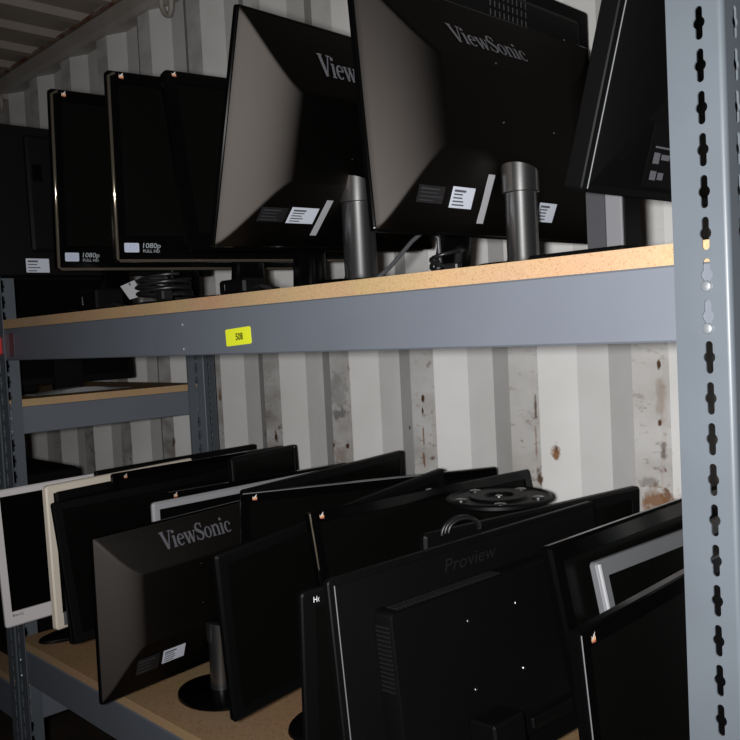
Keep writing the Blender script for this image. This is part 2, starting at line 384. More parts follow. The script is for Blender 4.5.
post(rack, -RL, RD_, 1, -1, PZ0, 0.085); post(rack, 0, RD_, -1, -1, PZ0, 0.085)
SH = {'U': (0.106, 0.0857, 0.0121), 'L': (-0.656, -0.6743, -0.7541)}
def beam_x(root, x0, x1, y, s, zb, zt, name):
    g = G()                                     # angle beam: tall web with a rolled ledge under the board
    pr = [(0, zb+0.002), (0.002, zb), (0.020, zb), (0.020, zb+0.002), (0.003, zb+0.003), (0.003, zt-0.002), (0.030, zt-0.002), (0.030, zt), (0.002, zt), (0, zt-0.002)]
    g.loft([[(xx, y+s*a, b) for a, b in pr] for xx in (x0, x1)], True, True)
    return g.build(name, 'beam', root)
def beam_y(root, y0, y1, x, s, zb, zt, name):
    g = G()
    pr = [(0, zb+0.002), (0.002, zb), (0.020, zb), (0.020, zb+0.002), (0.003, zb+0.003), (0.003, zt-0.002), (0.030, zt-0.002), (0.030, zt), (0.002, zt), (0, zt-0.002)]
    g.loft([[(x+s*a, yy, b) for a, b in pr] for yy in (y0, y1)], True, True)
    return g.build(name, 'beam', root)
def board(root, x0, x1, y0, y1, zb, zt):
    g = G(); g.box((x0, y0, zb), (x1, y1, zt)); o = g.build('shelf_board', ['chip_edge', 'chip_face'], root)
    for p in o.data.polygons: p.material_index = 1 if abs(p.normal.z) > 0.9 else 0
    o['label'] = 'tan particleboard shelf panel'
    return o
for k, (zt, zm, zb) in SH.items():
    beam_x(rack, -RL+0.004, -0.003, 0.0025, 1, zb, zm, 'front_beam'); beam_x(rack, -RL+0.004, -0.003, RD_-0.0025, -1, zb, zm, 'rear_beam')
    beam_y(rack, 0.004, RD_-0.004, -0.0025, -1, zb-0.0, zm-0.001, 'end_beam'); beam_y(rack, 0.004, RD_-0.004, -RL+0.0025, 1, zb, zm-0.001, 'end_beam')
    board(rack, -RL+0.006, -0.006, 0.003 if k == 'U' else 0.0055, RD_-0.004, zm, zt)
    g = G(); g.box((-0.945, 0.006, zb+0.01), (-0.905, RD_-0.006, zm-0.004)); g.build('centre_brace', 'beam', rack)
def rivet(root, c, ax, r=0.0055):
    g = G(); g.lathe(c, [(r, 0), (r, 0.0012), (r*0.8, 0.0026), (r*0.35, 0.0032)], 12, axis=ax); g.build('rivet', 'rivet', root, True)
for z in (0.063, 0.024): rivet(rack, (-0.0225, 0.0003, z), (0, -1, 0))
for z in (0.064, 0.023): rivet(rack, (-0.9245, 0.0028, z), (0, -1, 0), 0.0032)
for z in (-0.702, -0.740): rivet(rack, (-0.0225, 0.0003, z), (0, -1, 0))
for z in (0.063, 0.024, -0.702, -0.740): rivet(rack, (-RL+0.0225, 0.0003, z), (0, -1, 0), 0.0045)
for z in (-0.128, -0.160, -0.806, -0.844): rivet(rack, (-RL+0.0023, 0.024, z), (1, 0, 0), 0.0050)
# the next bay to the left, bolted to the same end posts
bay = thing('shelving_rack', (-2.65, RD_/2, ZF), 'second grey steel rack bay beyond the left end post, seen through the gap', 'shelving')
NX0, NX1 = -3.55, -RL-0.003
for (zt, zm, zb) in ((-0.0849, -0.1025, -0.169), (-0.765, -0.783, -0.872)):
    beam_y(bay, 0.004, RD_-0.004, NX1, -1, zb, zm, 'end_beam'); beam_y(bay, 0.004, RD_-0.004, NX0, 1, zb, zm, 'end_beam')
    beam_x(bay, NX0, NX1, 0.0025, 1, zb, zm-0.001, 'front_beam'); beam_x(bay, NX0, NX1, RD_-0.0025, -1, zb, zm-0.001, 'rear_beam')
    board(bay, NX0+0.004, NX1-0.0005, 0.004, RD_-0.004, zm, zt)
post(bay, NX0-0.004, 0, 1, 1, PZ0, 0.20); post(bay, NX0-0.004, RD_, 1, -1, PZ0, 0.085)
post(bay, NX1+0.0005, RD_, -1, -1, PZ0, 0.085); post(bay, NX1+0.0005, 0, -1, 1, PZ0, 0.20)
# things stuck to the front of the top shelf
def text_mesh(txt, size, mat, fr, name, parent, sx=1.0, bold=0.0, shear=0.0):
    """flat lettering laid on a surface through fr(u, v) -> world"""
    cu = bpy.data.curves.new('lettering', 'FONT'); cu.body = txt; cu.size = size; cu.shear = shear; cu.offset = bold; cu.resolution_u = 3
    to = bpy.data.objects.new('lettering', cu); COL.objects.link(to)
    dg = bpy.context.evaluated_depsgraph_get(); me = bpy.data.meshes.new_from_object(to.evaluated_get(dg))
    vs_ = [v.co.copy() for v in me.vertices]; fs = [tuple(p.vertices) for p in me.polygons]
    bpy.data.objects.remove(to); bpy.data.curves.remove(cu); bpy.data.meshes.remove(me)
    g = G(); g.add([fr((p.x*sx, p.y)) for p in vs_], fs); return g.build(name, mat, parent=parent)
ca, sa = math.cos(math.radians(3)), math.sin(math.radians(3))
def tagf(p, d=0.0): return (-0.7975+p[0]*ca-p[1]*sa, 0.0022-d, 0.0245+p[0]*sa+p[1]*ca)
tg = thing('price_tag', (-0.765, 0.0022, 0.026), 'fluorescent yellow tag reading 508 stuck on the top shelf beam', 'tag')
g = G(); ol = rr(0.066, 0.0265, 0.003); g.loft([[tagf(p, 0) for p in ol], [tagf(p, 0.0006) for p in ol]], True, True); g.build('tag_card', 'tag', tg)
text_mesh('508', 0.0150, 'tagink', lambda p: tagf((0.0265+p[0], 0.0080+p[1]), 0.0010), 'tag_number', tg, 0.86, bold=0.0004)
rh = thing('red_handle', (-1.706, -0.012, 0.02), 'red plastic handle at the far left end of the top shelf beam', 'handle')
g = G(); g.tube([(-1.7085, -0.012, 0.022), (-1.7085, -0.013, 0.030), (-1.7085, -0.013, 0.066), (-1.7085, -0.012, 0.072)], 0.010, 12); g.build('grip', 'red', rh, True)
g = G(); g.box((-1.7135, -0.006, 0.028), (-1.7035, -0.0005, 0.066)); g.build('mount', 'red', rh)
g = G(); g.box((-1.66, 0.0012, 0.020), (-1.635, 0.0022, 0.074)); o = g.build('reflection_patch', 'red_reflection', rack); o['label'] = 'red reflection painted on the beam'  # thin patch whose colour imitates red light reflected on the beam

# ------------------------------------------------------------------ lettering drawn as strokes (serif wordmark)
def stroke(g, pts, wid, T):
    n = len(pts); L_, R_ = [], []
    for i in range(n):
        a, b = pts[max(i-1, 0)], pts[min(i+1, n-1)]; dx, dy = b[0]-a[0], b[1]-a[1]; d = math.hypot(dx, dy) or 1
        w = (wid[i] if isinstance(wid, list) else wid)/2
        L_.append(T((pts[i][0]-dy/d*w, pts[i][1]+dx/d*w))); R_.append(T((pts[i][0]+dy/d*w, pts[i][1]-dx/d*w)))
    g.add(L_+R_, [(i, i+1, n+i+1, n+i) for i in range(n-1)])
def arc(cx, cy, rx, ry, a0, a1, n=14): return [(cx+rx*math.cos(math.radians(a0+(a1-a0)*k/n)), cy+ry*math.sin(math.radians(a0+(a1-a0)*k/n))) for k in range(n+1)]
def thick(pts, cx, hi=0.15, lo=0.055, rx=0.22): return [lo+(hi-lo)*min(1, abs(p[0]-cx)/rx)**1.5 for p in pts]
def glyph(g, ch, T):
    if ch == 'V':
        stroke(g, [(0.08, 1), (0.38, 0)], 0.19, T); stroke(g, [(0.38, 0), (0.66, 1)], 0.075, T)
        stroke(g, [(-0.07, 0.975), (0.26, 0.975)], 0.055, T); stroke(g, [(0.52, 0.975), (0.80, 0.975)], 0.055, T); return 0.74
    if ch == 'i':
        stroke(g, [(0.13, 0), (0.13, 0.66)], 0.16, T); stroke(g, [(0, 0.025), (0.27, 0.025)], 0.05, T); stroke(g, [(0, 0.635), (0.18, 0.635)], 0.05, T)
        stroke(g, [(0.13, 0.80), (0.13, 0.96)], [0.17, 0.17], T); return 0.31
    if ch in 'ec':
        p = arc(0.27, 0.33, 0.20, 0.31, 35 if ch == 'c' else 8, 318); stroke(g, p, thick(p, 0.30), T)
        if ch == 'e': stroke(g, [(0.1, 0.38), (0.50, 0.38)], 0.055, T)
        else: stroke(g, [(0.37, 0.48), (0.48, 0.48)], 0.13, T)
        return 0.54
    if ch == 'w':
        stroke(g, [(0.08, 0.66), (0.26, 0)], 0.15, T); stroke(g, [(0.26, 0), (0.42, 0.66)], 0.06, T)
        stroke(g, [(0.40, 0.66), (0.58, 0)], 0.15, T); stroke(g, [(0.58, 0), (0.74, 0.66)], 0.06, T)
        stroke(g, [(-0.04, 0.635), (0.22, 0.635)], 0.05, T); stroke(g, [(0.30, 0.635), (0.52, 0.635)], 0.05, T); stroke(g, [(0.64, 0.635), (0.84, 0.635)], 0.05, T); return 0.82
    if ch == 'S':
        p = arc(0.29, 0.74, 0.19, 0.235, 25, 205, 9)+arc(0.31, 0.26, 0.22, 0.235, 25, -155, 9)
        w = [0.06, 0.07, 0.07, 0.07, 0.08, 0.10, 0.12, 0.14, 0.16, 0.18]+[0.18, 0.16, 0.14, 0.12, 0.10, 0.08, 0.07, 0.07, 0.07, 0.06]
        stroke(g, p, w, T); stroke(g, [(0.49, 0.70), (0.49, 0.98)], 0.06, T); stroke(g, [(0.07, 0.02), (0.07, 0.30)], 0.06, T); return 0.62
    if ch == 'o':
        p = arc(0.28, 0.33, 0.20, 0.31, 0, 360, 20); stroke(g, p, thick(p, 0.28), T); return 0.58
    if ch == 'n':
        stroke(g, [(0.13, 0), (0.13, 0.66)], 0.15, T); p = arc(0.32, 0.42, 0.17, 0.22, 165, 0, 8)+[(0.49, 0)]
        stroke(g, p, [0.06, 0.07, 0.08, 0.09, 0.11, 0.13, 0.14, 0.15, 0.15, 0.15], T)
        for a in (0, 0.36): stroke(g, [(a, 0.025), (a+0.27, 0.025)], 0.05, T)
        stroke(g, [(0, 0.635), (0.16, 0.635)], 0.05, T); return 0.66
    return 0.3
def wordmark(txt, fr, u0, v0, width, height, mat, name, parent, nofn):
    adv = {'V': .74, 'i': .31, 'e': .54, 'c': .54, 'w': .82, 'S': .62, 'o': .58, 'n': .66}
    tot = sum(adv[c] for c in txt); s_ = width/tot; x_ = 0; g = G()
    for c in txt:
        glyph(g, c, lambda p, x0=x_: fr(u0+(x0+p[0])*s_, v0+p[1]*height, nofn(u0+(x0+p[0])*s_, v0+p[1]*height))); x_ += adv[c]
    return g.build(name, mat, parent=parent)

# ------------------------------------------------------------------ monitors
class Frame:
    """panel frame: u along the panel from its aisle end to its wall end, v up, n towards +X side"""
    def __init__(s, p):
        X, Y, Z, w, h, yaw, tilt, roll = p; s.w, s.h = w, h
        a = Vector((math.sin(yaw), math.cos(yaw), 0)); n = Vector((math.cos(yaw), -math.sin(yaw), 0))
        u = Vector((0, 0, 1))*math.cos(tilt) - n*math.sin(tilt)
        s.a = a*math.cos(roll)+u*math.sin(roll); s.u = u*math.cos(roll)-a*math.sin(roll)
        s.n = s.a.cross(s.u); s.n = s.n if s.n.x > 0 else -s.n
        s.o = Vector((X, Y, Z))-s.a*w/2
    def __call__(s, u, v, n=0.0): return s.o+s.a*u+s.u*v+s.n*n
def rr_loft(g, F, w, h, r, secs, cap0, cap1, u0=0, v0=0):
    g.loft([[F(p[0], p[1], n) for p in rr(w, h, r, ins, u0, v0)] for ins, n in secs], cap0, cap1)
def slab(F, name, mat, parent, u0, v0, w, h, n0, n1, r=0.001):
    g = G(); rr_loft(g, F, w, h, r, [(0, n0), (0, n1)], True, True, u0, v0); return g.build(name, mat, parent=parent)
def emblem(F, parent, u, v, n, s_=1.0):
    g = G()
    for k, (col, pts) in enumerate(((0, [(0, 6), (3, 3.5), (5, 5.5), (9, 9), (7, 4), (3, 1.8)]), (1, [(0.5, 3.2), (4, 2.2), (9, 4.5), (9, 0.2), (0.8, 0)]), (2, [(0.8, -0.2), (9, 0), (9, -2), (1.5, -1.6)]))):
        g.cur = col; q = [F(u+(p[0]-4.5)*0.001*s_, v+(p[1]-3)*0.001*s_, n) for p in pts]; g.add(q, [tuple(range(len(q)))])
    return g.build('bird_emblem', ['em_w', 'em_o', 'em_r'], parent=parent)
def sticker(F, parent, u, v, w, h, n, mat='label', lines=4, head=True):
    st = slab(F, 'label_sticker', mat, parent, u, v, w, h, n, n+0.0004)
    g = G()
    for k in range(lines):
        y = h*(0.80-0.68*k/max(1, lines-1)); L_ = w*random.uniform(0.35, 0.62 if w > 0.03 else 0.85)
        hh = h*(0.075 if (k or not head) else 0.13)
        q = [F(u+w*0.08, v+y-hh/2, n+0.0006), F(u+w*0.08+L_, v+y-hh/2, n+0.0006), F(u+w*0.08+L_, v+y+hh/2, n+0.0006), F(u+w*0.08, v+y+hh/2, n+0.0006)]; g.add(q, [(0, 1, 2, 3)])
    g.build('print_lines', 'ink', parent=st); return st
def stand(root, F, shelf, style='plain', bx=0.05, by=0.10, mat='black', at=None, top=0.09, nb=None, pr=0.018, base_mat=None):
    """neck + foot; the foot lies on the shelf under the panel"""
    side = F.n
    if at is None:
        c = F(F.w/2, 0.03, nb); cx, cy = c.x, max(by*0.5+0.02, min(0.52-by*0.4, c.y))
    else: cx, cy = at
    g = G(); g.lathe((cx, cy, shelf), [(0.97, 0.0005), (1.0, 0.003), (0.985, 0.008), (0.85, 0.0115), (0.30, 0.014)], 36, bx, by); g.build('base', base_mat or mat, root, True, auto=50)
    zt = F(F.w/2, top, 0).z
    g = G()
    if style == 'round':
        g.lathe((cx, cy, shelf), [(pr*1.08, 0.010), (pr, 0.02), (pr, zt-shelf-0.030)], 28); g.build('neck', mat, root, True, auto=50)
        g = G(); zz = zt-shelf-0.030            # wider hinge sleeve with a slanted top
        rings = []
        for (r_, z_, sl) in ((pr*1.02, zz, 0), (pr*1.16, zz+0.001, 0), (pr*1.16, zz+0.030, 0.35), (pr*0.6, zz+0.033, 0.30)):
            rings.append([(cx+r_*math.cos(2*math.pi*k/28), cy+r_*math.sin(2*math.pi*k/28), shelf+z_-sl*r_*math.sin(2*math.pi*k/28)) for k in range(28)])
        g.loft(rings, True, True); tip = F(F.w/2, top-0.02, 0)
        g.build('hinge_sleeve', mat, root, True, auto=50)
    else:
        tip = F(F.w/2, top, nb*0.55); b = Vector((cx, cy, shelf+0.010)); t = Vector((tip.x, max(cy-0.03, min(cy+0.03, tip.y)), tip.z)); lps = []
        for k in range(5):
            q = b.lerp(t, k/4); wy, wx = (0.034-0.006*k/4), min(0.012, abs(bx)*0.32)
            lps.append([(q.x+wx*dx, q.y+wy*dy, q.z) for dx, dy in ((-1, -.8), (-.7, -1), (.7, -1), (1, -.8), (1, .8), (.7, 1), (-.7, 1), (-1, .8))])
        g.loft(lps, True, True); g.build('neck', 'gloss', root, True)
def bezel(F, root, d, mat, bw=0.017, bb=None, r=0.006, t=0.016, bev=0.002, smat='screen'):
    """frame on the side d=+1 (faces +X) or d=-1, and a recessed screen"""
    bb = bw if bb is None else bb; g = G(); w, h = F.w, F.h
    f0 = 0.0; b0 = -d*t       # screen face / back face in n
    outer = [(0.0015, b0), (0, b0+d*0.0015), (0, f0-d*bev), (bev, f0)]
    loops = [[F(p[0], p[1], n) for p in rr(w, h, r, i)] for i, n in outer]
    inner = rr(w-2*bw, h-bw-bb, 0.0015, 0, bw, bb); inner2 = rr(w-2*bw, h-bw-bb, 0.0015, 0.001, bw, bb)
    loops += [[F(p[0], p[1], f0) for p in inner], [F(p[0], p[1], f0-d*0.0025) for p in inner2]]
    g.loft(loops, True, False); b_o = g.build('bezel', mat, root, True, auto=40)
    g = G(); pl = rr(w-2*bw, h-bw-bb, 0.0015, 0.0005, bw, bb); g.loft([[F(p[0], p[1], f0-d*0.006) for p in pl], [F(p[0], p[1], f0-d*0.0022) for p in pl]], True, True); g.build('screen', smat, root)
    return b_o
def back_shell(F, root, d, mat, t=0.016, dep=0.018, m=0.05):
    """bulged rear housing on the side opposite the screen"""
    g = G(); w, h = F.w, F.h; s0 = -d*t; q = -d
    rr_loft(g, F, w, h, 0.02, [(0.006, s0-q*0.0005), (0.008, s0+q*0.004), (m*0.6, s0+q*dep*0.65), (m, s0+q*dep*0.92), (m*1.25, s0+q*dep)], True, True)
    return g.build('rear_housing', mat, root, True, auto=30)
P = {'U0': [-1.507, 0.183, 0.194, 0.52, 0.319, 0.037, 0.018, 0.003], 'U1': [-1.174, 0.178, 0.179, 0.526, 0.325, 0.09, -0.089, 0.01], 'U2': [-0.981, 0.199, 0.178, 0.522, 0.321, 0.158, -0.047, 0.008],
 'U3': [-0.84, 0.242, 0.187, 0.508, 0.308, 0.115, 0.171, 0.018], 'U4': [-0.726, 0.175, 0.178, 0.525, 0.323, -0.107, -0.286, 0.036], 'U5': [-0.424, 0.231, 0.159, 0.534, 0.325, 0.009, 0.067, 0.004],
 'U6': [-0.508, 0.325, 0.225, 0.56, 0.36, 0.0, 0.0, 0.0], 'U7': [-0.176, 0.284, 0.181, 0.52, 0.312, 0.046, -0.294, 0.004],
 'L1': [-1.655, 0.179, -0.593, 0.471, 0.313, -0.057, 0.074, 0.007],
 'L2b': [-1.527, 0.357, -0.574, 0.492, 0.324, -0.109, 0.002, -0.005],
 'L2': [-1.446, 0.164, -0.551, 0.434, 0.3, -0.252, 0.039, -0.015],
 'L3b': [-1.407, 0.232, -0.578, 0.519, 0.319, -0.127, 0.042, 0.007],
 'L4': [-1.392, 0.345, -0.564, 0.508, 0.32, -0.091, 0.043, -0.01],
 'L3': [-1.312, 0.196, -0.553, 0.488, 0.285, -0.033, 0.206, 0.008],
 'L7': [-1.258, 0.424, -0.584, 0.269, 0.356, -0.331, 0.051, -0.026],
 'L5': [-1.187, 0.35, -0.574, 0.492, 0.304, -0.005, 0.002, -0.017],
 'L6': [-1.161, 0.296, -0.585, 0.474, 0.31, -0.006, 0.002, -0.002],
 'L8': [-1.134, 0.163, -0.603, 0.519, 0.307, -0.061, -0.044, 0.019],
 'L10': [-0.972, 0.359, -0.568, 0.488, 0.334, -0.129, -0.025, 0.01],
 'L9': [-0.84, 0.34, -0.575, 0.54, 0.334, 0.309, -0.056, -0.028],
 'L11': [-0.777, 0.226, -0.537, 0.52, 0.279, 0.018, -0.082, 0.114],
 'L12': [-0.614, 0.33, -0.567, 0.526, 0.33, 0.09, 0.217, -0.007],
 'L14': [-0.472, 0.362, -0.579, 0.484, 0.32, 0.162, -0.028, 0.003],
 'L18': [-0.465, 0.126, -0.587, 0.511, 0.308, 0.101, -0.03, -0.003],
 'L13': [-0.409, 0.149, -0.582, 0.539, 0.329, 0.06, 0.075, 0.011],
 'L15': [-0.196, 0.339, -0.558, 0.519, 0.331, -0.004, 0.206, -0.007],
 'L16': [-0.162, 0.366, -0.575, 0.459, 0.319, 0.032, 0.212, -0.009],
 'L17': [-0.129, 0.214, -0.583, 0.509, 0.308, -0.026, 0.08, 0.006], 'N1': [-1.93, 0.26, -0.062, 0.40, 0.30, 0.0, 0.05, 0.0]}
ZU, ZL = 0.1062, -0.6558
GU, GL = 'monitors on the top shelf', 'monitors on the lower shelf'
def monitor(key, label, shelf):
    F = Frame(P[key]); c = F(F.w/2, 0, 0)
    return F, thing('computer_monitor', (c.x, c.y, shelf), label, 'monitor', GU if shelf > 0 else GL)
def screws(F, root, pts, n, r=0.0022, d=1):
    for (u, v) in pts:
        g = G(); g.lathe(F(u, v, n), [(r, 0), (r*0.8, 0.0008), (r*0.3, 0.0012)], 8, axis=tuple(F.n*d)); g.build('screw', 'screw', root, True)

# ---- generic front-facing monitor
def front(key, label, shelf, mat='black', bw=0.017, bb=None, logo=None, edge=False, shell='black', bx=0.035, by=0.09, t=0.014, dep=0.016, at=None, r=0.006, side=None, stand_mat='black', smat='screen', bev=0.002, pr=.018):
    F, t_ = monitor(key, label, shelf)
    b = bezel(F, t_, 1, mat, bw, bb, r, t, bev, smat); back_shell(F, t_, 1, shell, t, dep)
    stand(t_, F, shelf, 'plain', bx, by, stand_mat, at, 0.08, -(t+dep*0.9))
    if logo: emblem(F, t_, logo[0], logo[1], 0.0004, logo[2] if len(logo) > 2 else 1.0)
    if edge:
        g = G(); pts = [F(0.012+0.0022, F.h-0.004, 0.0005), F(0.0032, F.h-0.010, 0.0005), F(0.0032, 0.006, 0.0005), F(0.008, 0.0032, 0.0005), F(F.w-0.01, 0.0032, 0.0005)]
        g.tube(pts, 0.0029, 8); o = g.build('edge_strip', 'edge', t_, True, auto=60); o['label'] = 'shiny polished strip along the bezel edge'
    return F, t_
# ---- sculpted wordmark back (three of them)
def sculpted(key, label, shelf, at, il, ir, it, ib, H=0.050, lab=(), wm=None, pr=0.022, bx=0.09, by=0.10, top=0.085, t=0.010):
    F, t_ = monitor(key, label, shelf); w, h = F.w, F.h
    bezel(F, t_, -1, 'gloss', 0.016, 0.02, 0.005, t)
    def hgt(u, v):
        e = 0.004
        def pf(d, L_, k=2.0):
            s_ = max(0.0, min(1.0, (d-e)/L_)); return H*(1-(1-s_)**k)
        left, right = pf(u, il, 1.5), pf(w-u, ir, 1.5)
        top_, bot = H*min(1.0, max(0.0, h-v-e)/it)**0.9, H*min(1.0, max(0.0, v-e)/ib)**0.8
        return t+0.0005+min(left, right, top_, bot)
    NU, NV = 170, 110; g = G(); us = [0.003+(w-0.006)*i/NU for i in range(NU+1)]; vv = [0.003+(h-0.006)*j/NV for j in range(NV+1)]
    g.add([F(u, v, hgt(u, v)) for v in vv for u in us], [(j*(NU+1)+i, j*(NU+1)+i+1, (j+1)*(NU+1)+i+1, (j+1)*(NU+1)+i) for j in range(NV) for i in range(NU)])
    bd = [(u, vv[0]) for u in us]+[(us[-1], v) for v in vv[1:]]+[(u, vv[-1]) for u in us[::-1][1:]]+[(us[0], v) for v in vv[::-1][1:-1]]
    g.loft([[F(u, v, hgt(u, v)) for u, v in bd], [F(u, v, t-0.003) for u, v in bd]], False, True)
    sh = g.build('rear_housing', 'textured', t_, True, auto=75); sh['label'] = 'sculpted grained black rear cover with sloping sides'
    no = lambda u, v: hgt(u, v)+0.0008
    if wm: wordmark('ViewSonic', F, wm[0], wm[1], wm[2], wm[3], 'logo_grey', 'wordmark', t_, no)
    def Fh(u, v, n=0.0): return F(u, v, n+0.0)
    for (u, v, ww, hh, mat, ln) in lab:
        n = max(hgt(u, v), hgt(u+ww, v+hh), hgt(u+ww, v), hgt(u, v+hh))
        gg = G()
        for k, dn in enumerate((0.0006, 0.0010)): pass
        qs = [(u, v), (u+ww, v), (u+ww, v+hh), (u, v+hh)]
        gg.add([F(a, b, no(a, b)+0.0008) for a, b in qs]+[F(a, b, no(a, b)) for a, b in qs], [(0, 1, 2, 3), (4, 5, 6, 7), (0, 1, 5, 4), (1, 2, 6, 5), (2, 3, 7, 6), (3, 0, 4, 7)])
        st = gg.build('label_sticker', mat, t_); gg = G()
        for k in range(ln):
            y = v+hh*(0.80-0.66*k/max(1, ln-1)); hh2 = hh*(0.11 if k == 0 else 0.07)/2; ue = u+ww*random.uniform(0.45, 0.62) if mat == 'label' else u+ww*random.uniform(0.6, 0.92)
            gg.add([F(a, b, no(a, b)+0.0012) for a, b in ((u+ww*0.07, y-hh2), (ue, y-hh2), (ue, y+hh2), (u+ww*0.07, y+hh2))], [(0, 1, 2, 3)])
        if ln: gg.build('print_lines', 'ink' if mat != 'label_black' else 'faint', parent=st)
    # fine seam line across the lower cover
    for su, sv in ((w*0.40, h*0.45), (w*0.62, h*0.45), (w*0.40, h*0.70)): screws(F, t_, [(su, sv)], hgt(su, sv)-0.0003, 0.0014)
    stand(t_, F, shelf, 'round', bx, by, 'column', at, top, 0.02, pr, 'gloss')
    return F, t_

# ================= top shelf
F, t_ = monitor('U0', 'black monitor seen from behind at the far left end of the top shelf', ZU)
bezel(F, t_, -1, 'black', 0.018); g = G(); rr_loft(g, F, F.w-0.15, F.h-0.07, 0.008, [(0, 0.014), (0.0, 0.026), (0.006, 0.030)], True, True, 0.075, 0.05); g.build('rear_housing', 'black', t_, True)
sticker(F, t_, 0.062, 0.006, 0.050, 0.030, 0.0165, 'label', 4)
g = G(); g.box((0.085, 0.20, 0.029), (0.105, 0.235, 0.033), lambda p: F(*p)); g.build('lock_slot', 'gloss', t_)
stand(t_, F, ZU, 'plain', 0.09, 0.12, 'black', None, 0.08, 0.03)
for key, lab, ex in (('U1', 'left of the two black 1080p monitors with shiny edges on the top shelf', (0.014, 0.020)), ('U2', 'right of the two black 1080p monitors with shiny edges on the top shelf', (0.014, 0.020))):
    F, t_ = front(key, lab, ZU, 'gloss', 0.020, 0.045, (0.024, F.h-0.001, 1.0) if False else None, True, bx=0.08, by=0.11)
    emblem(F, t_, 0.025, F.h-0.0075, 0.0006, 0.95)
    st = slab(F, 'led_sticker', 'led', t_, 0.0155, 0.0175, 0.026, 0.0160, 0.0, 0.0005, 0.002)
    text_mesh('LED', 0.0135, 'ledtext', lambda p: F(0.0180+p[0], 0.0210+p[1], 0.0009), 'sticker_text', st, 0.85)
    text_mesh('1080p', 0.0125, 'hdtext', lambda p: F(0.0455+p[0], 0.0250+p[1], 0.0008), 'resolution_print', t_, 1.12, shear=0.12)
    text_mesh('FULL HD', 0.0075, 'hdtext', lambda p: F(0.0480+p[0], 0.0172+p[1], 0.0008), 'format_print', t_, 1.05)
F, t_ = front('U3', 'black monitor leaning far back, just left of the sculpted backs up top', ZU, 'gloss', 0.022, 0.03, bx=0.05, by=0.09, r=0.012)
emblem(F, t_, 0.020, F.h-0.0075, 0.0006, 0.9)
sculpted('U4', 'black sculpted monitor back tipping forward, left of the two on the top shelf', ZU, (-0.640, 0.152), 0.088, 0.15, 0.092, 0.10, lab=((0.111, 0.042, 0.056, 0.025, 'label', 5), (0.052, 0.043, 0.052, 0.022, 'label_black', 4), (0.176, 0.023, 0.013, 0.058, 'label_dim', 0)), wm=(0.136, 0.256, 0.165, 0.029), pr=0.026, bx=0.060, by=0.085, top=0.092)
F, t_ = monitor('U6', 'tall black monitor with vent slots behind the largest sculpted back up top', ZU)
bezel(F, t_, -1, 'black', 0.018, t=0.010); g = G(); rr_loft(g, F, F.w-0.10, F.h-0.05, 0.01, [(0, 0.0095), (0.0, 0.022), (0.008, 0.026)], True, True, 0.05, 0.02); g.build('rear_housing', 'black', t_, True)
g = G()
for r_ in range(4):
    for k in range(9): g.box((0.255+k*0.0115, 0.286+r_*0.014, 0.0256), (0.2572+k*0.0115, 0.295+r_*0.014, 0.0266), lambda p: F(*p))
o = g.build('vent_slots', 'column_grey', t_); o['kind'] = 'stuff'
stand(t_, F, ZU, 'plain', 0.030, 0.07, 'navy', (-0.510, 0.215), 0.06, 0.010)
sculpted('U5', 'largest black sculpted monitor back with its whole wordmark readable on the top shelf', ZU, (-0.355, 0.182), 0.095, 0.160, 0.100, 0.100, lab=((0.119, 0.032, 0.044, 0.025, 'label', 5), (0.056, 0.035, 0.048, 0.020, 'label_black', 4), (0.184, 0.016, 0.013, 0.060, 'label_dim', 0), (0.313, 0.024, 0.042, 0.025, 'label', 5)), wm=(0.142, 0.248, 0.164, 0.027), pr=0.0215, bx=0.060, by=0.085, top=0.083)
F5 = Frame(P['U5'])
F, t_ = monitor('U7', 'flat backed black monitor tipping forward beside the right post on the top shelf', ZU)
bezel(F, t_, -1, 'black', 0.016, t=0.024, bev=0.003)
g = G(); rr_loft(g, F, F.w, F.h, 0.006, [(0.009, 0.021), (0.009, 0.025), (0.012, 0.027), (0.10, 0.034), (0.15, 0.036)], True, True); g.build('rear_housing', 'black', t_, True)
g = G(); g.tube([F(0.0085, 0.004, 0.0256), F(0.0085, F.h-0.004, 0.0256)], 0.0007, 6); g.build('seam_edge', 'darksilver', t_, True)
sl = slab(F, 'rating_label', 'black', t_, 0.096, 0.014, 0.085, 0.070, 0.0345, 0.0350)
g = G()
for (u, v, ww, hh) in ((0.106, 0.040, 0.013, 0.012), (0.122, 0.045, 0.018, 0.006), (0.106, 0.022, 0.013, 0.010), (0.122, 0.023, 0.012, 0.008), (0.106, 0.057, 0.040, 0.002)): g.add([F(u, v, 0.0355), F(u+ww, v, 0.0355), F(u+ww, v+hh, 0.0355), F(u, v+hh, 0.0355)], [(0, 1, 2, 3)])
g.build('print_blocks', 'logo_grey', parent=sl)
cx, cy = -0.216, 0.180                            # square stand column: grey cover to the aisle, black sides
g = G(); g.box((cx-0.065, cy-0.095, ZU+0.0005), (cx+0.062, cy+0.11, ZU+0.012), bev=0.003); g.build('base', 'black', t_)
g = G(); g.box((cx-0.024, cy-0.018, ZU+0.011), (cx+0.022, cy+0.026, ZU+0.150), bev=0.003); g.build('neck', 'black', t_)
g = G(); g.box((cx-0.025, cy-0.023, ZU+0.011), (cx+0.000, cy-0.0175, ZU+0.150)); g.build('neck_cover', 'column_grey', t_)
g = G(); g.box((cx+0.000, cy-0.023, ZU+0.011), (cx+0.022, cy-0.0175, ZU+0.150), bev=0.0015); g.build('neck_strip', 'column_light', t_)
g = G(); g.box((cx-0.015, cy-0.010, ZU+0.125), (F(F.w*0.4, 0.06, -0.02).x, cy+0.02, ZU+0.150)); g.build('hinge', 'black', t_)
